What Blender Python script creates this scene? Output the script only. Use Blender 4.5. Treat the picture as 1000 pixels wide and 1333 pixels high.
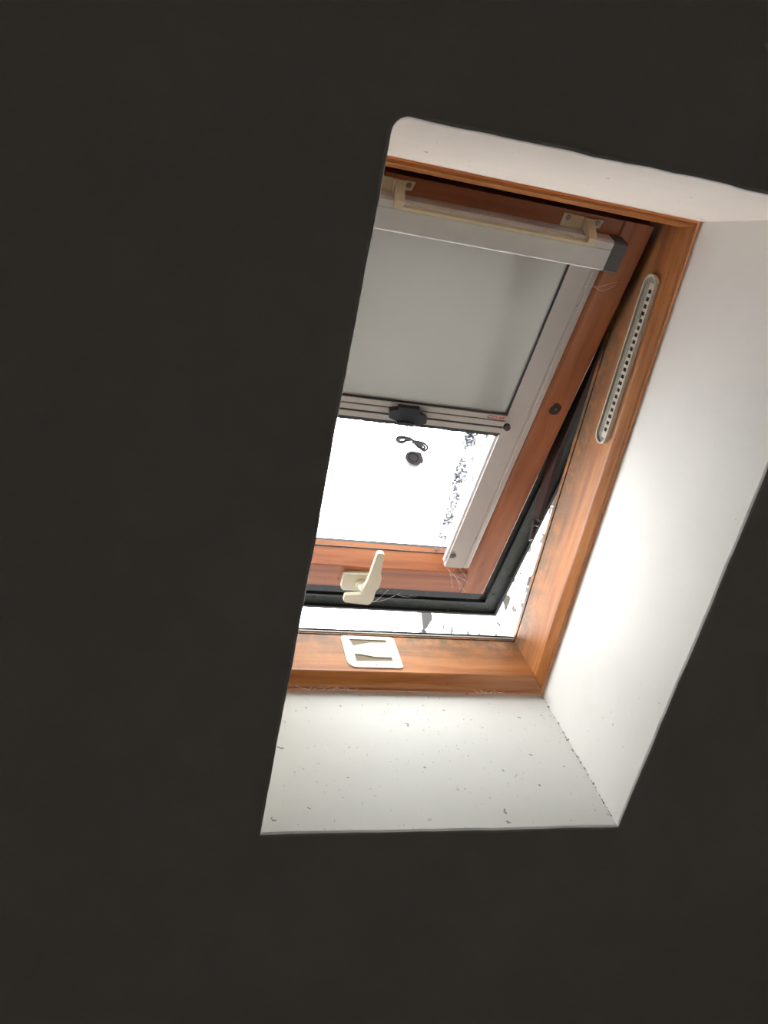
import bpy, bmesh, math, random
from mathutils import Matrix, Vector
for o in list(bpy.data.objects): bpy.data.objects.remove(o)
random.seed(4)
SC = bpy.context.scene
COL = SC.collection
rad = math.radians

# ------------------------------------------------------------ roof frame of reference
SLOPE = rad(35)
cS, sS = math.cos(SLOPE), math.sin(SLOPE)
Y0, Z0 = 1.929, 2.1615
# window space: x to the right, y up the roof slope, z into the room (plane of the timber frame at z = 0)
ROOF = Matrix(((1, 0, 0, 0), (0, -cS, -sS, Y0), (0, sS, -cS, Z0), (0, 0, 0, 1)))
# sash space: hinged at the top, swung outwards by 15.6 degrees
SASH = Matrix.Translation((0, 1.17707, -.07605)) @ Matrix.Rotation(rad(15.5559), 4, 'X')

# ------------------------------------------------------------ camera
cam = bpy.data.cameras.new('camera'); camo = bpy.data.objects.new('camera', cam); COL.objects.link(camo)
Cw = Vector((-0.2806048, 1.2293372, 1.6072422))            # window space (z into the room)
Rr = [(0.95517763, 0.19443903, -0.22322446), (0.07981828, -0.89528229, -0.43829061), (0.28506971, -0.40082799, 0.87067341)]
right, down, fwd = [ROOF.to_3x3() @ Vector((r[0], r[1], -r[2])) for r in Rr]
M = Matrix.Identity(4)
for i in range(3):
    M[i][0] = right[i]; M[i][1] = -down[i]; M[i][2] = -fwd[i]
M.translation = ROOF @ Cw
camo.matrix_world = M
cam.sensor_fit = 'VERTICAL'; cam.sensor_height = 36.0
cam.lens = 1083.786 / 1333 * 36.0
cam.clip_start = .02
SC.camera = camo

# ------------------------------------------------------------ sky and exposure
SKY_STRENGTH = 13.0
w = bpy.data.worlds.new('overcast'); SC.world = w; w.use_nodes = True
bg = w.node_tree.nodes['Background']
bg.inputs['Color'].default_value = (.96, .98, 1, 1)
bg.inputs['Strength'].default_value = SKY_STRENGTH
SC.view_settings.view_transform = 'Standard'; SC.view_settings.look = 'None'
SC.view_settings.gamma = 1; SC.view_settings.exposure = 0.0
SC.view_settings.use_curve_mapping = False
cy = SC.cycles
cy.use_denoising = True
cy.max_bounces = 14; cy.diffuse_bounces = 8; cy.glossy_bounces = 4; cy.transparent_max_bounces = 16; cy.transmission_bounces = 8
cy.caustics_reflective = False; cy.caustics_refractive = False
cy.sample_clamp_indirect = 6

# ------------------------------------------------------------ materials
class NT:
    def __init__(s, name):
        s.m = bpy.data.materials.new(name); s.m.use_nodes = True
        s.t = s.m.node_tree; s.t.nodes.clear()
        s.out = s.n('ShaderNodeOutputMaterial')
    def n(s, typ, **kw):
        nd = s.t.nodes.new(typ)
        for k, v in kw.items():
            if k.startswith('_'): setattr(nd, k[1:], v)
            else: nd.inputs[k.replace('_', ' ')].default_value = v
        return nd
    def l(s, a, b): s.t.links.new(a, b)
    def coord(s, scale=(1, 1, 1), loc=(0, 0, 0)):
        tc = s.n('ShaderNodeTexCoord'); mp = s.n('ShaderNodeMapping')
        mp.inputs['Scale'].default_value = scale; mp.inputs['Location'].default_value = loc
        s.l(tc.outputs['Object'], mp.inputs['Vector']); return mp.outputs['Vector']
    def noise(s, vec, scale, detail=4, rough=.55, dist=0):
        nd = s.n('ShaderNodeTexNoise', Scale=scale, Detail=detail, Roughness=rough, Distortion=dist)
        s.l(vec, nd.inputs['Vector']); return nd.outputs['Fac']
    def ramp(s, fac, stops):
        r = s.n('ShaderNodeValToRGB'); e = r.color_ramp.elements
        while len(e) < len(stops): e.new(.5)
        for q, (p, c) in zip(e, stops):
            q.position = p; q.color = (c, c, c, 1) if isinstance(c, (int, float)) else (*c, 1)
        s.l(fac, r.inputs['Fac']); return r.outputs['Color']
    def mix(s, fac, a, b, mode='MIX'):
        m = s.n('ShaderNodeMix', _data_type='RGBA', _blend_type=mode)
        for sock, v in ((m.inputs[0], fac), (m.inputs[6], a), (m.inputs[7], b)):
            if hasattr(v, 'is_linked'): s.l(v, sock)
            else: sock.default_value = v if isinstance(v, (int, float)) else (*v, 1)
        return m.outputs[2]
    def math(s, op, a, b=0.0):
        m = s.n('ShaderNodeMath', _operation=op)
        for sock, v in ((m.inputs[0], a), (m.inputs[1], b)):
            if hasattr(v, 'is_linked'): s.l(v, sock)
            else: sock.default_value = v
        return m.outputs[0]
    def pbr(s, col, rough=.5, metal=0, bump=None, bstr=.2, bdist=.002, spec=.5, coat=0):
        b = s.n('ShaderNodeBsdfPrincipled', Metallic=metal)
        b.inputs['Specular IOR Level'].default_value = spec
        b.inputs['Coat Weight'].default_value = coat; b.inputs['Coat Roughness'].default_value = .2
        if hasattr(col, 'is_linked'): s.l(col, b.inputs['Base Color'])
        else: b.inputs['Base Color'].default_value = (*col, 1)
        if hasattr(rough, 'is_linked'): s.l(rough, b.inputs['Roughness'])
        else: b.inputs['Roughness'].default_value = rough
        if bump is not None:
            bp = s.n('ShaderNodeBump', Strength=bstr, Distance=bdist); s.l(bump, bp.inputs['Height']); s.l(bp.outputs[0], b.inputs['Normal'])
        s.l(b.outputs[0], s.out.inputs['Surface']); return b

def specks(k, vec, scale, size, keep, stretch=(1, 1, 1)):
    """sparse little dark marks: voronoi cells, only a few of them kept"""
    mp = k.n('ShaderNodeMapping'); mp.inputs['Scale'].default_value = stretch; k.l(vec, mp.inputs['Vector'])
    dn = k.n('ShaderNodeTexNoise', Scale=scale * 1.7, Detail=2); k.l(mp.outputs[0], dn.inputs['Vector'])
    va = k.n('ShaderNodeVectorMath', _operation='MULTIPLY_ADD')
    k.l(dn.outputs['Color'], va.inputs[0]); va.inputs[1].default_value = (.9 / scale,) * 3; k.l(mp.outputs[0], va.inputs[2])
    v = k.n('ShaderNodeTexVoronoi', Scale=scale); k.l(va.outputs[0], v.inputs['Vector'])
    near = k.math('LESS_THAN', v.outputs['Distance'], size)
    sep = k.n('ShaderNodeSeparateColor'); k.l(v.outputs['Color'], sep.inputs[0])
    return k.math('MULTIPLY', near, k.math('LESS_THAN', sep.outputs[0], keep))

def plaster(name, base, speck=0.0, warm=None, grime=None):
    k = NT(name); v = k.coord()
    n1 = k.noise(v, 3.0, 3); n2 = k.noise(v, 90, 3); n3 = k.noise(v, 14, 5, .6)
    col = k.mix(k.ramp(n1, [(.35, 0.0), (.7, 1.0)]), tuple(c * .95 for c in base), base)
    col = k.mix(k.ramp(n3, [(.5, 0.0), (.8, .35)]), col, tuple(c * .9 for c in base))
    if speck:
        a = specks(k, v, 26, .10, .5 * speck, (1, 1.7, 1)); b = specks(k, v, 75, .16, .22 * speck, (1.6, 1, 1)); c = specks(k, v, 45, .13, .28 * speck, (1, 2.4, 1))
        col = k.mix(k.math('MULTIPLY', a, .75), col, (.17, .15, .11))
        col = k.mix(k.math('MULTIPLY', b, .5), col, (.3, .27, .2))
        col = k.mix(k.math('MULTIPLY', c, .45), col, (.35, .3, .22))
    b = k.math('ADD', k.math('MULTIPLY', n2, .25), n3)
    k.pbr(col, .75, bump=b, bstr=.25, bdist=.0015, spec=.25)
    return k.m

def wood(name, axis, c_dark, c_mid, c_light, mould=None, rough=.34, spec=.5, weather=False, spot=None):
    """varnished softwood, grain along axis 'x' or 'y'; mould: (coordinate axis, from, to) black mildew along that edge"""
    k = NT(name)
    sc = (1.2, 14, 14) if axis == 'x' else (14, 1.2, 14)
    v = k.coord(sc); raw = k.coord()
    g = k.noise(v, 2.4, 6, .6, .6); f = k.noise(v, 16, 3, .6)
    wv = k.n('ShaderNodeTexWave', _wave_type='RINGS', Scale=.8, Distortion=5.5, Detail=3); wv.inputs['Detail Scale'].default_value = 1.2
    k.l(v, wv.inputs['Vector'])
    fac = k.math('ADD', k.math('MULTIPLY', g, .92), k.math('MULTIPLY', wv.outputs['Fac'], .08))
    col = k.ramp(fac, [(.28, c_dark), (.5, c_mid), (.75, c_light)])
    col = k.mix(k.ramp(f, [(.45, 0.0), (.75, .3)]), col, c_dark)
    # small knots and scuffs
    s1 = specks(k, raw, 9, .07, .35, (1, 1, 1)); col = k.mix(k.math('MULTIPLY', s1, .55), col, tuple(c * .25 for c in c_dark))
    s2 = specks(k, raw, 60, .14, .10); col = k.mix(k.math('MULTIPLY', s2, .4), col, tuple(c * .3 for c in c_dark))
    if mould:
        ax, a, b = mould
        sp = k.n('ShaderNodeSeparateXYZ'); k.l(raw, sp.inputs[0])
        mr = k.n('ShaderNodeMapRange'); k.l(sp.outputs['xyz'.index(ax)], mr.inputs['Value'])
        mr.inputs['From Min'].default_value = a; mr.inputs['From Max'].default_value = b
        mn = k.noise(raw, 22, 6, .68); mf = k.noise(raw, 120, 3, .6)
        m = k.math('MULTIPLY', k.math('POWER', mr.outputs[0], .8), k.ramp(k.math('ADD', k.math('MULTIPLY', mn, .75), k.math('MULTIPLY', mf, .25)), [(.33, 0.0), (.55, 1.0)]))
        col = k.mix(k.math('MULTIPLY', m, .8), col, (.06, .058, .04))
    if spot:
        (x, y, z), rr = spot
        ds = k.n('ShaderNodeVectorMath', _operation='DISTANCE'); k.l(raw, ds.inputs[0]); ds.inputs[1].default_value = (x, y, z)
        mr2 = k.n('ShaderNodeMapRange'); k.l(ds.outputs['Value'], mr2.inputs['Value']); mr2.inputs['From Min'].default_value = rr; mr2.inputs['From Max'].default_value = rr * .2
        col = k.mix(k.math('MULTIPLY', mr2.outputs[0], k.ramp(k.noise(raw, 60, 5, .7), [(.35, 0.0), (.6, 1.0)])), col, (.03, .02, .02))
    coat = .25
    if weather:
        sp = k.n('ShaderNodeSeparateXYZ'); k.l(raw, sp.inputs[0]); mr3 = k.n('ShaderNodeMapRange'); k.l(sp.outputs[2], mr3.inputs['Value'])
        mr3.inputs['From Min'].default_value = -.019; mr3.inputs['From Max'].default_value = -.026; mr3.inputs['To Min'].default_value = .27; mr3.inputs['To Max'].default_value = .62
        rough = mr3.outputs[0]; coat = 0; spec = .55
    k.pbr(col, rough, bump=f, bstr=.12, bdist=.0008, spec=spec, coat=coat)
    return k.m

def paint(name, base, rough=.45, metal=0, dirt=.25, dirtcol=(.25, .22, .16), spec=.5, scale=30):
    k = NT(name); v = k.coord()
    n = k.noise(v, scale, 5, .65)
    col = k.mix(k.ramp(n, [(.45, 0.0), (.8, dirt)]), base, dirtcol)
    k.pbr(col, rough, metal=metal, bump=n, bstr=.06, bdist=.0005, spec=spec)
    return k.m

MAT = {}
MAT['ceiling'] = plaster('ceiling_paint', (.78, .765, .75))
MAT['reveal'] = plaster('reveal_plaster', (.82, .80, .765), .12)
MAT['reveal_top'] = plaster('reveal_plaster_warm_bounce', (.95, .865, .785), .2)  # same plaster, with warm bounce light painted into its colour
MAT['reveal_low'] = plaster('reveal_plaster_specked_dimmed', (.72, .715, .68), 1.0)  # same plaster, colour darkened for the dimmer light here; specks are dirt
OR_D, OR_M, OR_L = (.24, .075, .020), (.38, .138, .038), (.47, .195, .062)
MAT['wood_jamb'] = wood('varnished_pine_jamb', 'y', OR_D, OR_M, OR_L, ('z', -.05, -.165), weather=True)
MAT['wood_sill'] = wood('varnished_pine_sill', 'x', OR_D, OR_M, OR_L, ('z', -.05, -.165), weather=True)
RD_D, RD_M, RD_L = (.22, .060, .019), (.34, .108, .038), (.41, .15, .055)
MAT['wood_stile'] = wood('varnished_pine_stile', 'y', RD_D, RD_M, RD_L)
MAT['wood_rail'] = wood('varnished_pine_rail', 'x', RD_D, RD_M, RD_L, spot=((.648, -1.055, -.005), .05))
MAT['knot'] = paint('dark_knot', (.03, .011, .005), .8, dirt=.6, dirtcol=(.01, .005, .003), scale=200)
MAT['alu'] = paint('pale_lacquered_metal', (.47, .43, .40), .38, dirt=.18, dirtcol=(.35, .3, .27), scale=18)
MAT['alu_light'] = paint('lacquered_metal_light', (.64, .63, .61), .38, dirt=.12, scale=18)
MAT['alu_grey'] = paint('grey_lacquered_metal', (.50, .49, .47), .4, dirt=.15, scale=18)
MAT['plastic_grey'] = paint('grey_plastic', (.08, .079, .078), .5, dirt=.1)
MAT['plastic_black'] = paint('black_plastic', (.022, .023, .028), .4, dirt=.2, dirtcol=(.08, .08, .08))
MAT['cream'] = paint('cream_plastic', (.50, .465, .35), .42, dirt=.35, dirtcol=(.45, .36, .2))
MAT['cream_metal'] = paint('cream_lacquered_metal', (.72, .64, .45), .38, dirt=.3, dirtcol=(.42, .33, .2))
MAT['vent'] = paint('off_white_vent_plastic', (.56, .52, .45), .45, dirt=.4, dirtcol=(.3, .26, .19), scale=60)
MAT['vent_shade'] = paint('shaded_vent_plastic', (.27, .25, .21), .6, dirt=.5, dirtcol=(.2, .17, .12), scale=60)  # vent plastic with the recess's shade put into its colour, plus dirt noise
MAT['steel'] = paint('dull_steel', (.35, .33, .31), .35, metal=1, dirt=.6, dirtcol=(.08, .06, .05), scale=300)
MAT['hole'] = paint('dark_hole', (.012, .011, .01), .8, dirt=0)
MAT['cladding'] = paint('weathered_dark_cladding', (.014, .018, .012), .7, dirt=.8, dirtcol=(.05, .054, .042), scale=45)
MAT['cladding_black'] = paint('grimy_black_seal', (.006, .006, .007), .7, dirt=.8, dirtcol=(.03, .03, .032), scale=70)
MAT['arm'] = paint('dull_brown_metal', (.07, .055, .06), .4, metal=.5, dirt=.4, dirtcol=(.05, .04, .04))
MAT['slate'] = paint('roof_slate', (.09, .095, .105), .6, dirt=.5, dirtcol=(.16, .17, .14), scale=8)
MAT['iron'] = paint('weathered_grey_iron', (.022, .022, .024), .6, dirt=.5, dirtcol=(.04, .035, .03), scale=25)
MAT['floor'] = plaster('pale_carpet', (.80, .77, .72))
MAT['web'] = paint('cobweb_silk', (.75, .75, .73), .7, dirt=0)
MAT['moss'] = paint('dry_moss', (.05, .045, .03), .9, dirt=.5)
MAT['red'] = paint('red_print', (.55, .05, .04), .5, dirt=0)
MAT['cord'] = paint('grey_cord', (.3, .3, .35), .7, dirt=0)
MAT['tassel'] = paint('grey_cord_weight', (.34, .34, .41), .45, dirt=.1)

k = NT('blind_fabric'); v = k.coord()
wx = k.n('ShaderNodeTexWave', Scale=320); k.l(v, wx.inputs['Vector'])
n = k.noise(v, 5, 3)
col = k.mix(n, (.19, .170, .145), (.22, .198, .172))
d = k.n('ShaderNodeBsdfDiffuse'); tr = k.n('ShaderNodeBsdfTranslucent'); mx = k.n('ShaderNodeMixShader', Fac=.06)
tr.inputs['Color'].default_value = (.5, .47, .43, 1)
k.l(col, d.inputs[0]); k.l(d.outputs[0], mx.inputs[1]); k.l(tr.outputs[0], mx.inputs[2]); k.l(mx.outputs[0], k.out.inputs[0])
bp = k.n('ShaderNodeBump', Strength=.1, Distance=.0005); k.l(wx.outputs['Fac'], bp.inputs['Height']); k.l(bp.outputs[0], d.inputs['Normal'])
MAT['fabric'] = k.m

k = NT('window_glass'); v = k.coord()
tp = k.n('ShaderNodeBsdfTransparent'); tp.inputs[0].default_value = (.96, .98, .97, 1)
gl = k.n('ShaderNodeBsdfGlossy', Roughness=.02); fr = k.n('ShaderNodeLayerWeight', Blend=.5)
m1 = k.n('ShaderNodeMixShader'); k.l(k.math('ADD', k.math('MULTIPLY', k.math('POWER', fr.outputs['Facing'], 5.0), .8), .04), m1.inputs[0]); k.l(tp.outputs[0], m1.inputs[1]); k.l(gl.outputs[0], m1.inputs[2])
# a streak of lime and grime running down the pane, to the right of its middle
sp = k.n('ShaderNodeSeparateXYZ'); k.l(v, sp.inputs[0])
xc = k.math('ADD', sp.outputs[0], k.math('MULTIPLY', sp.outputs[1], .11))
xd = k.math('ABSOLUTE', k.math('SUBTRACT', xc, .458))
band = k.n('ShaderNodeMapRange'); k.l(xd, band.inputs['Value']); band.inputs['From Min'].default_value = .030; band.inputs['From Max'].default_value = .010
gn = k.ramp(k.noise(v, 130, 5, .75), [(.42, 0.0), (.56, 1.0)])
big = k.ramp(k.noise(v, 9, 2, .5), [(.35, .15), (.62, 1.0)])
fine = k.math('MULTIPLY', k.ramp(k.noise(v, 30, 4, .7), [(.66, 0.0), (.74, 1.0)]), .12)
dm = k.math('MAXIMUM', k.ramp(k.math('MULTIPLY', k.math('MULTIPLY', band.outputs[0], gn), big), [(.22, 0.0), (.5, 1.0)]), fine)
dd = k.n('ShaderNodeBsdfTranslucent'); dd.inputs[0].default_value = (.060, .060, .072, 1)
m2 = k.n('ShaderNodeMixShader'); k.l(dm, m2.inputs[0]); k.l(m1.outputs[0], m2.inputs[1]); k.l(dd.outputs[0], m2.inputs[2])
k.l(m2.outputs[0], k.out.inputs[0])
MAT['glass'] = k.m

k = NT('roughcast'); v = k.coord()
n1 = k.noise(v, 6, 6, .7); n2 = k.noise(v, 40, 5, .7); n3 = k.noise(v, 2.2, 4, .6)
col = k.mix(k.ramp(n1, [(.4, 0.0), (.6, 1.0)]), (.66, .60, .50), (.80, .79, .76))
crk = specks(k, v, 6, .2, .55, (1, 1, 2.0)); crk2 = specks(k, v, 17, .26, .6)
col = k.mix(k.math('MULTIPLY', crk, .97), col, (.012, .009, .005)); col = k.mix(k.math('MULTIPLY', crk2, .93), col, (.02, .018, .015))
k.pbr(col, .9, bump=n2, bstr=.8, bdist=.012, spec=.1)
MAT['roughcast'] = k.m

# ------------------------------------------------------------ mesh helpers
def link(o): COL.objects.link(o); return o

class MB:
    def __init__(s): s.bm = bmesh.new(); s.mats = []
    def box(s, x0, x1, y0, y1, z0, z1):
        vs = [s.bm.verts.new((x, y, z)) for x in (x0, x1) for y in (y0, y1) for z in (z0, z1)]
        for f in ((0, 1, 3, 2), (4, 6, 7, 5), (0, 4, 5, 1), (2, 3, 7, 6), (0, 2, 6, 4), (1, 5, 7, 3)):
            s.bm.faces.new([vs[i] for i in f])
        return s
    def prism(s, poly, a0, a1, axis='z'):
        """extrude a polygon; axis z: poly in (x,y); axis x: poly in (y,z); axis y: poly in (x,z)"""
        def P(p, a): return {'z': (p[0], p[1], a), 'x': (a, p[0], p[1]), 'y': (p[0], a, p[1])}[axis]
        A = [s.bm.verts.new(P(p, a0)) for p in poly]; B = [s.bm.verts.new(P(p, a1)) for p in poly]
        s.bm.faces.new(A); s.bm.faces.new(B[::-1]); n = len(poly)
        for i in range(n): s.bm.faces.new((A[i], A[(i + 1) % n], B[(i + 1) % n], B[i]))
        return s
    def plate(s, outer, holes, a0, a1, axis='z'):
        """a plate with holes cut right through it"""
        def P(p, a): return {'z': (p[0], p[1], a), 'x': (a, p[0], p[1]), 'y': (p[0], a, p[1])}[axis]
        rings = []
        for a in (a0, a1):
            es = []; rr = []
            for loop in [outer] + holes:
                vs = [s.bm.verts.new(P(p, a)) for p in loop]; rr.append(vs)
                es += [s.bm.edges.new((vs[i], vs[(i + 1) % len(vs)])) for i in range(len(vs))]
            bmesh.ops.triangle_fill(s.bm, use_beauty=True, edges=es); rings.append(rr)
        for A, B in zip(*rings):
            for i in range(len(A)): s.bm.faces.new((A[i], A[(i + 1) % len(A)], B[(i + 1) % len(A)], B[i]))
        return s
    def cyl(s, p, d, r, r2=None, n=20):
        p = Vector(p); d = Vector(d); r2 = r if r2 is None else r2
        q = d.normalized().to_track_quat('Z', 'Y').to_matrix()
        A = []; B = []
        for i in range(n):
            a = 2 * math.pi * i / n; e = q @ Vector((math.cos(a), math.sin(a), 0))
            A.append(s.bm.verts.new(p + e * r)); B.append(s.bm.verts.new(p + d + e * r2))
        s.bm.faces.new(A[::-1]); s.bm.faces.new(B)
        for i in range(n): s.bm.faces.new((A[i], A[(i + 1) % n], B[(i + 1) % n], B[i]))
        return s
    def tube(s, pts, r, n=8, closed=False):
        pts = [Vector(p) for p in pts]; rings = []; up = Vector((0, 0, 1))
        m = len(pts)
        for i, p in enumerate(pts):
            a = pts[(i - 1) % m] if closed else pts[max(i - 1, 0)]; b = pts[(i + 1) % m] if closed else pts[min(i + 1, m - 1)]
            t = (b - a).normalized(); u = t.cross(up)
            if u.length < 1e-3: u = t.cross(Vector((1, 0, 0)))
            u.normalize(); v = t.cross(u); rr = r[i] if isinstance(r, (list, tuple)) else r
            rings.append([s.bm.verts.new(p + (u * math.cos(2 * math.pi * j / n) + v * math.sin(2 * math.pi * j / n)) * rr) for j in range(n)])
        for i in range(m if closed else m - 1):
            A = rings[i]; B = rings[(i + 1) % m]
            for j in range(n): s.bm.faces.new((A[j], A[(j + 1) % n], B[(j + 1) % n], B[j]))
        if not closed: s.bm.faces.new(rings[0][::-1]); s.bm.faces.new(rings[-1])
        return s
    def ball(s, c, r, sq=(1, 1, 1), sub=2):
        g = bmesh.ops.create_icosphere(s.bm, subdivisions=sub, radius=r)
        for v in g['verts']: v.co = Vector((v.co.x * sq[0], v.co.y * sq[1], v.co.z * sq[2])) + Vector(c)
        return s
    def build(s, name, mat, parent=None, bev=0, smooth=False, matrix=None, seg=2):
        if bev:
            bmesh.ops.bevel(s.bm, geom=[e for e in s.bm.edges if len(e.link_faces) == 2 and e.calc_face_angle(0) > .35], offset=bev, segments=seg, affect='EDGES', clamp_overlap=True)
        bmesh.ops.recalc_face_normals(s.bm, faces=s.bm.faces)
        me = bpy.data.meshes.new(name); s.bm.to_mesh(me); s.bm.free(); me.materials.append(mat)
        if smooth:
            for p in me.polygons: p.use_smooth = True
            me.set_sharp_from_angle(angle=rad(38))
        o = link(bpy.data.objects.new(name, me))
        if parent is not None: o.parent = parent
        if matrix is not None: o.matrix_local = matrix
        return o

def tag(o, label=None, cat=None, group=None, kind=None):
    if label: o['label'] = label
    if cat: o['category'] = cat
    if group: o['group'] = group
    if kind: o['kind'] = kind
    return o
def empty(name, matrix):
    o = link(bpy.data.objects.new(name, None)); o.empty_display_size = .05; o.matrix_world = matrix; return o
def spline(pts, n=8, closed=False):
    P = [Vector(p) for p in pts]; out = []; m = len(P)
    for i in range(m if closed else m - 1):
        a, b, c, d = (P[(i - 1) % m], P[i], P[(i + 1) % m], P[(i + 2) % m]) if closed else (P[max(i - 1, 0)], P[i], P[i + 1], P[min(i + 2, m - 1)])
        for j in range(n):
            t = j / n; out.append(.5 * ((2 * b) + (c - a) * t + (2 * a - 5 * b + 4 * c - d) * t * t + (3 * b - a - 3 * c + d) * t ** 3))
    if not closed: out.append(P[-1])
    return out
def rrect(x0, x1, y0, y1, rs, n=6):
    """rounded rectangle, rs = corner radii (x0y0, x1y0, x1y1, x0y1)"""
    out = []
    for (cx, cy_, sx, sy, a0), r in zip(((x0, y0, 1, 1, 180), (x1, y0, -1, 1, 270), (x1, y1, -1, -1, 0), (x0, y1, 1, -1, 90)), rs):
        for i in range(n + 1):
            a = rad(a0 + 90 * i / n); out.append((cx + sx * r + r * math.cos(a), cy_ + sy * r + r * math.sin(a)))
    return out

# ------------------------------------------------------------ room shell
D = .4426                                   # depth of the reveal, frame to ceiling
WL, WR, WH = -.11, .78, 1.20                # timber frame, inside the reveal
# opening in the ceiling: list of (side, x, y)
def edge(a, b, n, amp, seed):
    rnd = random.Random(seed); out = []; ph = [rnd.uniform(0, 6.28) for _ in range(4)]
    nx, ny = -(b[1] - a[1]), b[0] - a[0]; L = math.hypot(nx, ny); nx /= L; ny /= L
    for i in range(n):
        t = i / n; wv = amp * sum(math.sin(ph[q] + t * L * (9, 23, 51, 97)[q]) * (1, .6, .45, .3)[q] for q in range(4)) * math.sin(math.pi * min(1, max(0, t))) ** .4 if 0 < i else 0
        out.append((a[0] + (b[0] - a[0]) * t + nx * wv, a[1] + (b[1] - a[1]) * t + ny * wv))
    return out
cBL, cBR, cTR = (-.003, -.003), (.778, -.0125), (.784, 1.267)
r_ = .022
sides = {'bottom': edge(cBL, cBR, 40, .0009, 1), 'right': edge(cBR, cTR, 60, .0009, 2), 'top': edge(cTR, (.001 + r_, 1.2605), 40, .0013, 3)}
arc = [(.001 + r_ - r_ * math.sin(rad(a)), 1.2605 - r_ + r_ * math.cos(rad(a))) for a in range(0, 90, 10)]
sides['left'] = arc + edge((.001, 1.2605 - r_), cBL, 60, .0007, 4)
GP = .0035
FR = {'bottom': ((WL - GP, -GP), (WR + GP, -GP)), 'right': ((WR + GP, -GP), (WR + GP, WH + GP)), 'top': ((WR + GP, WH + GP), (WL - GP, WH + GP)), 'left': ((WL - GP, WH + GP), (WL - GP, -GP))}
order = ['bottom', 'right', 'top', 'left']
loop = [p for s_ in order for p in sides[s_]]
def offset(lp, d):
    out = []; n = len(lp)
    for i in range(n):
        a = Vector(lp[i - 1]); b = Vector(lp[(i + 1) % n]); t = (b - a).normalized(); out.append((lp[i][0] + t.y * d, lp[i][1] - t.x * d))
    return out
L0, L1, L2 = offset(loop, .007), offset(loop, .002), loop
CX0, CX1, CY0, CY1 = -2.3, 3.0, -2.0, 3.0
m = MB(); bm = m.bm
v0 = [bm.verts.new((x, y, D)) for x, y in L0]; v1 = [bm.verts.new((x, y, D - .0012)) for x, y in L1]; v2 = [bm.verts.new((x, y, D - .006)) for x, y in L2]
vo = [bm.verts.new(p) for p in ((CX0, CY0, D), (CX1, CY0, D), (CX1, CY1, D), (CX0, CY1, D))]
N = len(loop)
es = [bm.edges.new((v0[i], v0[(i + 1) % N])) for i in range(N)] + [bm.edges.new((vo[i], vo[(i + 1) % 4])) for i in range(4)]
bmesh.ops.triangle_fill(bm, use_beauty=True, edges=es)
for A, B in ((v0, v1), (v1, v2)):
    for i in range(N): bm.faces.new((A[i], A[(i + 1) % N], B[(i + 1) % N], B[i]))
ceiling = m.build('ceiling', MAT['ceiling'], matrix=ROOF)
for p in ceiling.data.polygons: p.use_smooth = False
tag(ceiling, 'plain dark sloping ceiling around the skylight opening', 'ceiling', kind='structure')
rlab = {'bottom': 'white plastered lower reveal sprinkled with specks of dirt', 'right': 'smooth white plastered right hand reveal', 'top': 'white plastered upper reveal with warm bounce light in its colour', 'left': 'plastered left hand reveal'}
st = 0
for s_ in order:
    ns = len(sides[s_]); m = MB(); a, b = FR[s_]; rows = []
    for i in range(ns + 1):
        p = loop[(st + i) % N]; t = i / ns; q = (a[0] + (b[0] - a[0]) * t, a[1] + (b[1] - a[1]) * t)
        rows.append([m.bm.verts.new((p[0] + (q[0] - p[0]) * f, p[1] + (q[1] - p[1]) * f, (D - .006) * (1 - f) - .004 * f)) for f in (0, .25, .5, .75, 1)])
    for A, B in zip(rows, rows[1:]):
        for j in range(4): m.bm.faces.new((A[j], A[j + 1], B[j + 1], B[j]))
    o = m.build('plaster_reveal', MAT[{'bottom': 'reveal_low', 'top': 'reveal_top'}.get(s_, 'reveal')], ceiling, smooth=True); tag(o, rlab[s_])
    st += ns

m = MB(); rnd = random.Random(5)
for i in range(46):
    f = rnd.random() ** .6 * .98; zz = .02 + f * (D - .04); sc_ = zz / D
    m.ball((WR - .002 * sc_ + .0005 - abs(rnd.gauss(0, .002)), -.0125 * sc_ - .001 + abs(rnd.gauss(0, .0018)), zz), rnd.uniform(.0006, .0020), (1, 1, 1.8), 1)
o = m.build('plaster_crumbs', paint('grey_crumbs', (.25, .24, .22), .9), bpy.data.objects['plaster_reveal']); o['kind'] = 'stuff'
def wpt(x, y, z): return ROOF @ Vector((x, y, z))
def slab(name, pts, th, mat, label, cat):
    """a wall or floor: world-space quad given thickness away from the room"""
    m = MB(); P = [Vector(p) for p in pts]; n = (P[1] - P[0]).cross(P[2] - P[0]).normalized() * th
    A = [m.bm.verts.new(p) for p in P]; B = [m.bm.verts.new(p + n) for p in P]
    m.bm.faces.new(A); m.bm.faces.new(B[::-1])
    for i in range(len(P)): m.bm.faces.new((A[i], A[(i + 1) % len(P)], B[(i + 1) % len(P)], B[i]))
    return tag(m.build(name, mat), label, cat, kind='structure')
eave = wpt(0, CY0, D); ridge = wpt(0, CY1, D); YB = -3.0
MAT['wall'] = plaster('wall_paint', (.86, .84, .80))
slab('floor', [(CX0, YB, 0), (CX0, eave.y, 0), (CX1, eave.y, 0), (CX1, YB, 0)], .1, MAT['floor'], 'pale carpeted floor of the attic room', 'floor')
slab('wall_front', [(CX0, eave.y, 0), (CX0, eave.y, eave.z), (CX1, eave.y, eave.z), (CX1, eave.y, 0)], .1, MAT['wall'], 'low wall under the eaves', 'wall')
slab('wall_back', [(CX1, YB, 0), (CX1, YB, ridge.z), (CX0, YB, ridge.z), (CX0, YB, 0)], .1, MAT['wall'], 'back wall of the attic room', 'wall')
slab('wall_left', [(CX0, YB, 0), (CX0, YB, ridge.z), (CX0, ridge.y, ridge.z), (CX0, eave.y, eave.z), (CX0, eave.y, 0)], .1, MAT['wall'], 'left wall of the attic room', 'wall')
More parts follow.
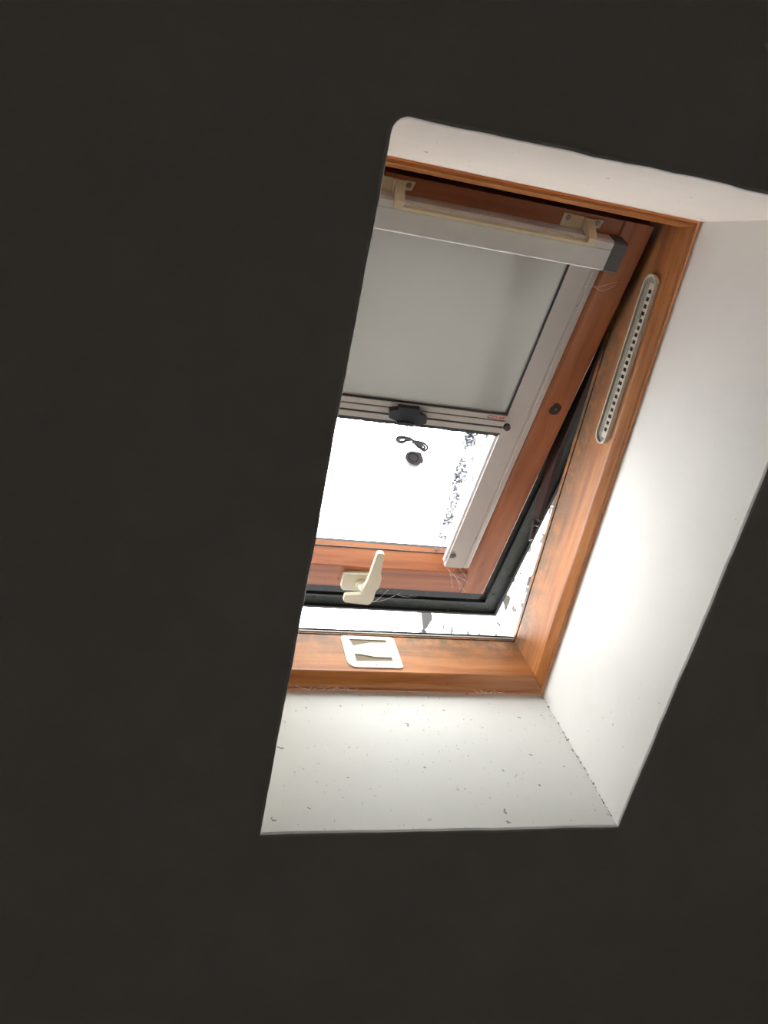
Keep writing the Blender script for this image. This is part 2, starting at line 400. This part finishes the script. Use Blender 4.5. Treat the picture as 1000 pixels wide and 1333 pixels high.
slab('wall_right', [(CX1, eave.y, 0), (CX1, eave.y, eave.z), (CX1, ridge.y, ridge.z), (CX1, YB, ridge.z), (CX1, YB, 0)], .1, MAT['wall'], 'right wall of the attic room', 'wall')
slab('trim_1', [(CX0, ridge.y, ridge.z), (CX0, YB, ridge.z), (CX1, YB, ridge.z), (CX1, ridge.y, ridge.z)], .1, MAT['ceiling'], 'flat part of the ceiling at the ridge', 'ceiling')

# roof outside: deck with a hole for the window
m = MB()
m.plate([(CX0 - .2, CY0 - .6), (CX1 + .2, CY0 - .6), (CX1 + .2, CY1 + .2), (CX0 - .2, CY1 + .2)], [[(WL - .031, -.031), (WR + .031, -.031), (WR + .031, WH + .031), (WL - .031, WH + .031)]], -.15, -.10)
tag(m.build('roof', MAT['slate'], matrix=ROOF), 'grey slate roof deck outside the skylight', 'roof', kind='structure')

# ------------------------------------------------------------ the window
win = tag(empty('window_1', ROOF), 'varnished pine top hung roof window standing ajar in the plastered reveal', 'window', kind='structure')
aF = {'L': .029, 'R': .029, 'B': .054, 'T': .018}
prof = [(0, -.012), (0, -.004), (.22, .003), (.36, .003), (.76, -.017), (.82, -.021), (.98, -.1605), ('g', -.1605), ('g', -.1655), (1.0, -.1655), (1.0, -.178), ('o', -.178), ('o', -.012)]
def ringpt(k_, corner):
    f, z = prof[k_]
    def a(sd): return -.03 if f == 'o' else aF[sd] - .003 if f == 'g' else aF[sd] * f
    sx, sy = corner
    return (WL + a('L') if sx < 0 else WR - a('R'), a('B') if sy < 0 else WH - a('T'), z)
for name, c0, c1, mt, lb in (('frame_sill', (-1, -1), (1, -1), 'wood_sill', 'mildewed varnished pine sill of the frame'), ('frame_jamb', (1, -1), (1, 1), 'wood_jamb', 'right frame jamb with the slotted vent'),
                         ('frame_head', (1, 1), (-1, 1), 'wood_sill', None), ('frame_jamb', (-1, 1), (-1, -1), 'wood_jamb', None)):
    m = MB(); K = len(prof); A = [m.bm.verts.new(ringpt(i, c0)) for i in range(K)]; B = [m.bm.verts.new(ringpt(i, c1)) for i in range(K)]
    for i in range(K): m.bm.faces.new((A[i], A[(i + 1) % K], B[(i + 1) % K], B[i]))
    m.bm.faces.new(A); m.bm.faces.new(B[::-1])
    o = m.build(name, MAT[mt], win)
    if lb: tag(o, lb)
# pale bead and dark aluminium edge on the sill, far side
MB().box(WL + .03, WR - .0295, .054, .0572, -.178, -.171).build('sill_flashing', MAT['alu_grey'], win, bev=.0008)
tag(MB().box(WL + .03, WR - .0295, .0572, .061, -.1785, -.1765).build('sill_seal', MAT['plastic_black'], win), 'thin dark seal along the sill')

# slotted vent on the right jamb
XJ = WR - aF['R']
VY0, VY1, VZ0, VZ1 = .688, 1.081, -.0805, -.0315
pill = rrect(VY0, VY1, VZ0, VZ1, [(VZ1 - VZ0) / 2 - .0001] * 4, 8)
pin = rrect(VY0 + .004, VY1 - .004, VZ0 + .004, VZ1 - .004, [(VZ1 - VZ0) / 2 - .0042] * 4, 8)
m = MB().plate(pill, [pin], XJ - .006, XJ + .006, 'x')
vent = tag(m.build('vent_grille', MAT['vent'], win, bev=0, smooth=False), 'off white pill shaped vent with a row of slots')
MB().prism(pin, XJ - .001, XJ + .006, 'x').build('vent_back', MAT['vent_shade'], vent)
MB().box(XJ - .0015, XJ - .001, VY0 + .03, VY1 - .03, -.056, -.0375).build('slot_backing', MAT['hole'], vent)
m = MB(); ny = 21; ys0, ys1 = VY0 + .03, VY1 - .028; pit = (ys1 - ys0) / ny
holes = []
for i in range(ny):
    y = ys0 + pit * (i + .5); holes.append([(y - pit * .28, -.0535), (y + pit * .28, -.0535), (y + pit * .28, -.0405), (y - pit * .28, -.0405)])
m.plate([(VY0 + .018, -.0565), (VY1 - .018, -.0565), (VY1 - .018, -.0365), (VY0 + .018, -.0365)], holes, XJ - .0035, XJ - .0016, 'x')
m.build('slotted_strip', MAT['vent'], vent)
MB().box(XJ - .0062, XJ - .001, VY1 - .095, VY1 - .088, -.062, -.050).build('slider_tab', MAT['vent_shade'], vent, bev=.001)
for y in (VY0 + .013, VY1 - .014):
    MB().cyl((XJ - .001, y, -.048), (-.002, 0, 0), .0045, .0035, 14).build('screw', MAT['steel'], vent, smooth=True)

# striker plate on the sill
STM = Matrix.Translation((0, .054, -.1555)) @ Matrix.Rotation(rad(4.2), 4, 'X') @ Matrix.Translation((0, -.054, .1555))
out = rrect(.2515, .396, -.1565, -.0325, (.010, .010, .010, .024), 6)
h1 = [(.2725, -.143), (.372, -.143), (.372, -.1325), (.325, -.130), (.2785, -.116)]
h2 = [(.2765, -.083), (.291, -.083), (.330, -.0735), (.373, -.0735), (.373, -.0595), (.2765, -.0555)]
strk = tag(MB().plate(out, [h1, h2], .0535, .0567, 'y').build('striker_plate', MAT['cream'], win, matrix=STM), 'cream striker plate with two wedge shaped slots on the sill')
MB().prism(rrect(.262, .386, -.150, -.045, (.004,) * 4, 3), .0537, .0543, 'y').build('striker_recess', paint('brown_recess', (.17, .13, .085), .8), strk)  # plain brown floor seen through the plate's slots
for x, z in ((.263, -.146), (.386, -.148), (.326, -.0455)):
    MB().cyl((x, .0567, z), (0, .0010, 0), .0042, .0034, 14).build('screw', MAT['steel'], strk, smooth=True)

# ---------------- sash (all coordinates in sash space: y = -distance below the hinge, z = towards the room)
def sbuild(m, name, mat, parent, **kw): return m.build(name, mat, parent, matrix=SASH if parent is win else None, **kw)
SL, SR = -.06, .73
def stile(x, sgn):
    p = [(x, -.002), (x + sgn * -.002, 0), (x + sgn * -.070, 0), (x + sgn * -.077, -.0035), (x + sgn * -.084, -.014), (x + sgn * -.098, -.05), (x + sgn * -.098, -.07), (x, -.07)]
    return MB().prism(p, -1.148, -.003, 'y')
sR = sbuild(stile(SR, 1), 'sash_stile', MAT['wood_stile'], win); tag(sR, 'right sash stile with a dark knot and screw')
sbuild(stile(SL, -1), 'sash_stile', MAT['wood_stile'], win)
m = MB().prism([(-1.1475, 0), (-1.1475, -.07), (-1.04, -.07), (-1.0465, -.054), (-1.0665, -.0015), (-1.068, 0)], SL + .0762, SR - .0762, 'x')
tag(sbuild(m, 'sash_rail', MAT['wood_rail'], win), 'lower sash rail carrying the cream handle')
m = MB().prism([(-.003, 0), (-.003, -.07), (-.11, -.07), (-.095, -.054), (-.075, -.001), (-.073, 0)], SL + .0762, SR - .0762, 'x')
sbuild(m, 'sash_rail', MAT['wood_rail'], win)
m = MB().prism([(SR - .0375 + .0145 * math.cos(a * .5236) * (1 + .12 * math.sin(a * 2.1)), -.482 + .0170 * math.sin(a * .5236) * (1 + .1 * math.cos(a * 1.7))) for a in range(12)], -.0005, .0006)
kn = sbuild(m, 'wood_knot', MAT['knot'], win)
MB().cyl((SR - .0365, -.481, .0004), (0, 0, .0018), .0034, .0026, 12).build('screw', MAT['steel'], kn, smooth=True)
# glass
sbuild(MB().box(SL + .085, SR - .085, -1.06, -.085, -.0595, -.0555), 'glass_pane', MAT['glass'], win)
# bronze spacer / black glazing gasket round the pane
m = MB()
for x0, x1, y0, y1 in ((SL + .097, SL + .101, -1.046, -.10), (SR - .101, SR - .097, -1.046, -.10), (SL + .0975, SR - .0975, -1.0475, -1.0435)): m.box(x0, x1, y0, y1, -.0553, -.0535)
sbuild(m, 'glazing_gasket', MAT['plastic_grey'], win)
# outer cladding: sides, wide underside flange, seal and edge lip
S1, X1, X0 = -1.338, .866, -.196
def uframe(m, off0, off1, z0, z1, top=-.05):
    """U of three strips between insets off0 and off1 measured inwards from the outer edge of the cladding"""
    a0, a1 = off0, off1
    m.prism([(X0 + a0, top), (X0 + a1, top), (X0 + a1, S1 + a1), (X0 + a0, S1 + a0)], z0, z1)
    m.prism([(X0 + a0, S1 + a0), (X0 + a1, S1 + a1), (X1 - a1, S1 + a1), (X1 - a0, S1 + a0)], z0, z1)
    m.prism([(X1 - a0, S1 + a0), (X1 - a1, S1 + a1), (X1 - a1, top), (X1 - a0, top)], z0, z1)
    return m
cl = sbuild(uframe(MB(), 0, .190, -.104, -.100), 'sash_cladding', MAT['cladding'], win)
tag(cl, 'dark weathered cladding under the edge of the sash')
uframe(MB(), .0, .008, -.100, -.088).build('cladding_lip', MAT['cladding_black'], cl, bev=.001)
uframe(MB(), .052, .060, -.100, -.088).build('weather_seal', MAT['cladding_black'], cl, bev=.002)
uframe(MB(), .104, .138, -.100, -.06).build('weather_seal', MAT['cladding_black'], cl, bev=.003)
m = MB()
rnd = random.Random(8)
for i in range(90):
    x = rnd.uniform(.2, .85); y = S1 + rnd.uniform(.004, .12); r = rnd.uniform(.001, .0035)
    m.ball((x, y, -.097 + rnd.uniform(0, .003)), r, (1.8, .8, .6), 1)
o = m.build('grime', MAT['cladding'], cl); o['kind'] = 'stuff'
# top cover of the sash (outside)
sbuild(MB().box(X0, X1, -.05, .06, -.125, -.118), 'sash_hood', MAT['cladding'], win)
sbuild(MB().box(SL + .0005, SR - .0005, -1.147, -.012, -.0545, -.0505).box(SL + .06, SR - .06, -.2, -.1, -.054, -.0506) if False else
       MB().box(SL + .005, SL + .085, -1.14, -.02, -.118, -.0705).box(SR - .085, SR - .005, -1.14, -.02, -.118, -.0705).box(SL + .085, SR - .085, -1.14, -1.075, -.118, -.0705).box(SL + .085, SR - .085, -.09, -.02, -.118, -.0705),
       'cladding_core', MAT['cladding_black'], win)

# hinge arm beside the right jamb (window space)
m = MB().prism([(1.10, -.183), (1.10, -.215), (.62, -.292), (.42, -.272), (.393, -.262), (.398, -.240), (.60, -.238), (.9, -.186)], .755, .768, 'x')
arm = tag(m.build('hinge_arm', MAT['arm'], win, bev=.002), 'dull brown metal stay between sash and jamb')
MB().cyl((.752, .375, -.262), (.018, 0, 0), .011, n=18).build('arm_stop', MAT['plastic_black'], arm, smooth=True)
MB().prism([(.372, -.255), (.372, -.270), (.318, -.262), (.33, -.25)], .756, .764, 'x').build('arm_tongue', MAT['iron'], arm)

# window handle on the lower rail
hb = tag(empty('handle', Matrix()), 'cream lever handle of the window'); hb.parent = win; hb.matrix_local = SASH
MB().prism([(.286, -1.092), (.292, -1.085), (.386, -1.083), (.398, -1.094), (.400, -1.136), (.392, -1.1505), (.297, -1.1505), (.289, -1.141)], 0, .013).build('handle_base', MAT['cream'], hb, bev=.0035, smooth=True)
MB().cyl((.344, -1.120, .0135), (0, 0, .010), .0165, .0155, 24).cyl((.344, -1.118, .022), (.004, .006, .020), .0125, .010, 24).build('spindle', MAT['cream'], hb, smooth=True)
lev = [(.3455, -.966), (.349, -.961), (.360, -.961), (.366, -.967), (.373, -1.03), (.381, -1.07), (.3775, -1.111), (.3785, -1.143), (.3745, -1.158), (.367, -1.164), (.300, -1.158), (.2935, -1.151), (.2925, -1.135), (.295, -1.129), (.338, -1.123), (.3405, -1.115), (.339, -1.10), (.344, -1.064)]
MB().prism(lev, .041, .053).build('lever', MAT['cream'], hb, bev=.0022, smooth=True)

# control bar at the top of the sash
cb = tag(empty('control_bar', Matrix()), 'cream pull bar on two screwed brackets'); cb.parent = win; cb.matrix_local = SASH
def bracket(x):
    m = MB()
    m.prism([(x - .060, -.0105), (x - .012, -.0105), (x - .010, -.037), (x - .060, -.037)], .0, .003)       # left flange
    m.prism([(x + .010, -.0105), (x + .034, -.0105), (x + .030, -.028), (x + .012, -.030)], .0, .003)      # right flange
    m.prism([(x - .013, -.0105), (x + .011, -.0105), (x + .013, -.037), (x - .011, -.037)], .0, .010)      # raised web
    b = m.build('bracket', MAT['cream_metal'], cb, bev=.0008)
    q = MB()
    # arm reaching out and down to the bar
    A = [(x - .009, -.012, .008), (x + .011, -.012, .008), (x + .013, -.036, .006), (x - .007, -.036, .006)]
    B = [(x - .010, -.034, .055), (x + .0075, -.034, .055), (x + .007, -.0500, .055), (x - .0105, -.0500, .055)]
    va = [q.bm.verts.new(p) for p in A]; vb = [q.bm.verts.new(p) for p in B]
    q.bm.faces.new(va); q.bm.faces.new(vb[::-1])
    for i in range(4): q.bm.faces.new((va[i], va[(i + 1) % 4], vb[(i + 1) % 4], vb[i]))
    q.build('bracket_arm', MAT['cream_metal'], b, bev=.001)
    for sx, sy in ((-.047, -.0185), (.0215, -.0185)):
        q = MB().cyl((x + sx, sy, .003), (0, 0, .0016), .0056, .0045, 16); q.build('screw', MAT['steel'], b, smooth=True)
bracket(.157); bracket(.575)
MB().box(.150, .578, -.0500, -.0445, .040, .0545).build('pull_bar', MAT['cream_metal'], cb, bev=.001)

# ------------------------------------------------------------ roller blind (top-level, fixed to the sash)
BM = ROOF @ SASH
bl = tag(empty('roller_blind', BM), 'half drawn grey roller blind in pale metal rails in front of the skylight glass', 'blind')
BC = .335
def mir(x): return 2 * BC - x
cs = MB().prism([(-.037, .002), (-.037, .034), (-.0405, .040), (-.0535, .040), (-.0545, .0385), (-.056, .0385), (-.057, .040), (-.099, .040), (-.103, .036), (-.103, .002)], mir(.632), .632, 'x').build('cassette', MAT['alu_light'], bl, bev=0)
for x0, x1 in ((.632, .665), (mir(.665), mir(.632))):
    tag(MB().prism([(-.037, .002), (-.037, .036), (-.040, .0405), (-.100, .0405), (-.1035, .037), (-.1035, .002)], x0, x1, 'x').build('end_cap', MAT['plastic_grey'], bl, bev=.0015), 'dark grey end cap')
def side_rail(xi, xo):
    sg = 1 if xo > xi else -1
    X = lambda d: xi + sg * d
    p = [(X(0), -.012), (X(0), .0035), (X(.050), .0045), (X(.0545), .002), (X(.0585), .002), (X(.060), .0045), (X(.068), .0035), (X(.0745), .0008), (X(.0745), -.012)]
    r = MB().prism(p, -1.043, -.100, 'y').build('side_rail', MAT['alu'], bl)
    MB().box(*sorted((X(-.0065), X(0))), -1.028, -.104, -.014, -.004).build('inner_lip', paint('white_rail_lip', (.75, .75, .76), .3, dirt=.05), r)
    MB().box(*sorted((X(-.0022), X(.0006))), -.575, -.104, -.004, .0028).build('edge_strip', MAT['plastic_black'], r)  # thin black strip along the gap line between fabric and rail
    for y in (.2044, .9256):
        MB().cyl((X(.056), -y, .0035), (0, 0, .0012), .0028, .0022, 12).build('screw', MAT['steel'], r)
    q = MB().prism([(X(.001), -.992), (X(.014), -.990), (X(.020), -.996), (X(.014), -1.003), (X(.001), -1.004)], .003, .0065)
    q.build('rail_stop', MAT['plastic_grey'], r, bev=.001)
side_rail(.574, .6485); side_rail(mir(.574), mir(.6485))
fx0, fx1 = mir(.573), .573
m = MB(); nx = 24; nyy = 20; g = []
for j in range(nyy + 1):
    y = -.10 - (.515 - .10) * j / nyy
    g.append([m.bm.verts.new((fx0 + (fx1 - fx0) * i / nx, y, .0012 * math.sin(i * .9) * math.sin(math.pi * j / nyy) - .002)) for i in range(nx + 1)])
for j in range(nyy):
    for i in range(nx): m.bm.faces.new((g[j][i], g[j][i + 1], g[j + 1][i + 1], g[j + 1][i]))
m.build('blind_fabric', MAT['fabric'], bl, smooth=True)
# bottom bar: three pale ribs, dark grooves, dark brush edge
p = [(-.509, -.008), (-.509, .0035), (-.5135, .0035), (-.514, .008), (-.5275, .008), (-.528, .006), (-.531, .006), (-.5315, .008), (-.5455, .008), (-.546, .005), (-.551, .005), (-.5515, .008), (-.566, .008), (-.567, .0065), (-.567, -.008)]
bar = MB().prism(p, fx0, fx1 - .0005, 'x').build('bottom_bar', paint('pale_beige_bar', (.46, .42, .38), .4, dirt=.1), bl)
MB().box(fx0, fx1 - .001, -.5135, -.5085, .0036, .0052).build('bar_seam', MAT['plastic_black'], bar)
MB().box(fx0, fx1 - .001, -.5305, -.5285, .0061, .0068).build('bar_groove', MAT['plastic_grey'], bar)
MB().box(fx0, fx1 - .001, -.5505, -.5465, .0051, .0066).build('bar_groove', MAT['plastic_black'], bar)
m = MB(); rnd = random.Random(2); n = 60
pp = [(fx0, -.5665)] + [(fx1 - .003, -.5665)] + [(fx1 - .003 - (fx1 - .003 - fx0) * i / n, -.5785 - rnd.uniform(-.0012, .0012)) for i in range(n + 1)]
m.prism(pp, -.004, .0035).build('brush_edge', MAT['plastic_black'], bar)
for x in (.583, mir(.583)):
    MB().cyl((x, -.5465, .003), (0, 0, .009), .0095, .008, 20).build('guide_knob', MAT['plastic_black'], bar, smooth=True)
MB().prism([(.271, -.530), (.281, -.526), (.290, -.5245), (.2915, -.517), (.343, -.5165), (.346, -.529), (.3555, -.532), (.367, -.538), (.3695, -.554), (.355, -.559), (.343, -.561), (.340, -.568), (.300, -.566), (.294, -.556), (.275, -.5495)], .0075, .022).build('grip', MAT['plastic_black'], bar, bev=.004, smooth=True)
MB().box(.296, .338, -.5625, -.5555, .006, .026).build('grip_lip', MAT['plastic_black'], bar, bev=.002)
# maker's mark, small red print at the right end of the bar
cu = bpy.data.curves.new('brand_print', 'FONT'); cu.body = 'CLAIR'; cu.size = .0128; cu.shear = .25; cu.space_character = .95; cu.extrude = .0001; cu.align_x = 'LEFT'
cu.offset = .0003
to = bpy.data.objects.new('brand_print', cu); link(to)
dg = bpy.context.evaluated_depsgraph_get(); me = bpy.data.meshes.new_from_object(to.evaluated_get(dg)); bpy.data.objects.remove(to)
me.materials.clear(); me.materials.append(MAT['red']); tx = link(bpy.data.objects.new('brand_print', me)); tx.parent = bar; tx.location = (.5335, -.5262, .0083)
tag(tx, 'small red brand lettering')
MB().tube(spline([(.5345, -.5235, .0084), (.5255, -.5245, .0084), (.521, -.5205, .0084), (.5275, -.5175, .0084), (.5345, -.5165, .0084)], 6), .0006, 5).build('brand_swoosh', MAT['arm'], bar)

# pull cord: hangs plumb from the bar, tied in a bow, with a flat grey weight
INV = BM.inverted()
o0 = BM @ Vector((.327, -.570, .012))
def cp(x, dz, dy=0): return INV @ (o0 + Vector((x - .327, dy, -dz)))
cord = tag(MB().tube(spline([cp(.3268, -.012), cp(.327, .010), cp(.3293, .030), cp(.333, .040)], 5), .0015, 6).build('pull_cord', MAT['cord'], bl, smooth=True), 'thin grey cord tied in a bow')
MB().ball(cp(.333, .042), .0045, (1.5, .8, .9)).ball(cp(.341, .049), .004, (1.4, .9, .9)).build('cord_knot', MAT['cord'], cord, smooth=True)
for lp in ([(.333, .041), (.318, .035), (.303, .037), (.2965, .046), (.300, .055), (.310, .0555), (.319, .048)], [(.334, .043), (.318, .039), (.306, .041), (.301, .047), (.304, .052), (.311, .052), (.322, .046)],
           [(.338, .046), (.354, .044), (.366, .047), (.3725, .056), (.370, .067), (.361, .0725), (.353, .064), (.345, .054)], [(.340, .049), (.354, .049), (.363, .053), (.366, .060), (.361, .068), (.355, .060), (.347, .053)]):
    MB().tube(spline([cp(a, b, .003 * math.sin(i)) for i, (a, b) in enumerate(lp)], 6, True), .0029, 6, True).build('bow_loop', MAT['cord'], cord, smooth=True)
MB().tube(spline([cp(.334, .048), cp(.338, .060), cp(.340, .074)], 4), .001, 6).tube(spline([cp(.342, .052), cp(.348, .065), cp(.350, .078)], 4), .001, 6).build('cord_tail', MAT['cord'], cord)
# weight: rounded drop shaped disc
wp = []
for i in range(20):
    a = rad(60 + 250 * i / 19); wp.append((.3335 + .0205 * math.cos(a + .55), .0975 - .0195 * math.sin(a + .55)))
wp += [(.356, .1075), (.3575, .098), (.353, .080)]
m = MB()
F = [m.bm.verts.new(cp(a, b, -.005)) for a, b in wp]; G = [m.bm.verts.new(cp(a, b, .005)) for a, b in wp]
m.bm.faces.new(F); m.bm.faces.new(G[::-1])
for i in range(len(wp)): m.bm.faces.new((F[i], F[(i + 1) % len(wp)], G[(i + 1) % len(wp)], G[i]))
wt = m.build('cord_weight', MAT['tassel'], cord, bev=.0007, smooth=True)
MB().tube([cp(.3325 + .0115 * math.cos(a * .3), .0965 + .0115 * math.sin(a * .3), -.0055) for a in range(21)], .0011, 6, True).build('weight_ring', MAT['plastic_grey'], wt, smooth=True)

# ------------------------------------------------------------ cobwebs and debris
def strands(name, pts_list, r, label):
    m = MB()
    for a, b, sag in pts_list:
        a = Vector(a); b = Vector(b); c = (a + b) / 2 + Vector((0, -sag, .002)); m.tube(spline([a, c, b], 6), r, 4)
    return tag(m.build(name, MAT['web'], matrix=BM), label, 'cobweb', 'cobwebs on the skylight', 'stuff')
rnd = random.Random(12)
L = [((.372, -1.164, .045), (.46, -1.215, -.06), .012), ((.376, -1.16, .045), (.49, -1.205, -.04), .008), ((.46, -1.215, -.06), (.60, -1.25, -.085), .02), ((.45, -1.205, -.06), (.43, -1.15, .002), .0)]
for i in range(10): L.append(((.44 + rnd.uniform(-.03, .05), -1.215 + rnd.uniform(-.02, .02), -.06), (.50 + rnd.uniform(-.02, .1), -1.235 + rnd.uniform(-.02, .02), -.085), rnd.uniform(0, .01)))
strands('cobweb', L, .00045, 'wispy cobweb threads from the handle to the dark sash edge')
L = [((.60 + rnd.uniform(-.02, .05), -1.06 + rnd.uniform(-.03, .02), .001), (.655 + rnd.uniform(-.03, .03), -1.10 + rnd.uniform(-.05, .02), .001), rnd.uniform(-.006, .006)) for i in range(7)]
strands('cobweb', L, .0002, 'fine cobweb threads in the lower right corner of the sash')
L = [((.60 + rnd.uniform(-.02, .05), -.15, .002), (.70, -.14 + rnd.uniform(-.01, .01), .002), .014) for i in range(2)]
strands('cobweb', L, .0003, 'faint cobweb arc below the grey end cap of the blind')
def sill_web(x, w_, n, label):
    m = MB()
    for i in range(n):
        x0 = x + rnd.uniform(-w_, w_); x1 = x0 + rnd.uniform(-.04, .04)
        m.tube(spline([(x0, .002 + rnd.uniform(0, .012), .004), ((x0 + x1) / 2, .006 + rnd.uniform(-.004, .010), .008), (x1, .001 + rnd.uniform(0, .014), .004)], 5), .00035, 4)
    return tag(m.build('cobweb', MAT['web'], matrix=ROOF), label, 'cobweb', 'cobwebs on the skylight', 'stuff')
sill_web(.19, .06, 12, 'fluffy cobweb along the lower left edge of the pine sill')
sill_web(.62, .03, 8, 'small tuft of cobweb under the pine sill near its right corner')
m = MB()
for i in range(26): m.ball((.862 + rnd.gauss(0, .006), -1.163 + rnd.gauss(0, .012), -.094 + rnd.gauss(0, .005)), rnd.uniform(.0015, .004), (1, 1, 1), 1)
tag(m.build('moss_clump', MAT['moss'], matrix=BM), 'small dark tuft of moss on the right edge of the sash cladding', 'moss', kind='stuff')

# ------------------------------------------------------------ outside
# rough rendered gable rising beside the window
pts = [(-2.4, .155), (3.2, .155), (3.2, 1.78), (1.0, 1.78), (.30, 1.735), (.05, 1.705), (-.15, 1.725), (-.40, 1.66), (-.62, 1.60), (-.80, 1.55), (-1.05, 1.53), (-2.4, 1.50)]
m = MB().prism([(a, -b) for a, b in pts], 1.10, 1.45, 'x')
nb = tag(m.build('gable_wall', MAT['roughcast'], matrix=ROOF), 'pale roughcast wall outside, seen through the gap right of the sash', 'wall')
# rainwater hopper and downpipe at the end of that wall
pw = ROOF @ Vector((1.03, -.735, -1.455))
hp = empty('drainpipe', Matrix.Translation(pw)); tag(hp, 'weathered grey drainpipe outside, seen below the open sash', 'pipe')
MB().prism([(-.020, .09), (.020, .09), (.030, .045), (.030, .02), (.004, -.02), (.004, -.02), (-.020, -.03)], -.03, .03, 'y').build('hopper', MAT['iron'], hp, bev=.003)
MB().cyl((-.007, 0, -.03), (0, 0, -1.2), .014, n=18).build('pipe', MAT['iron'], hp, smooth=True)
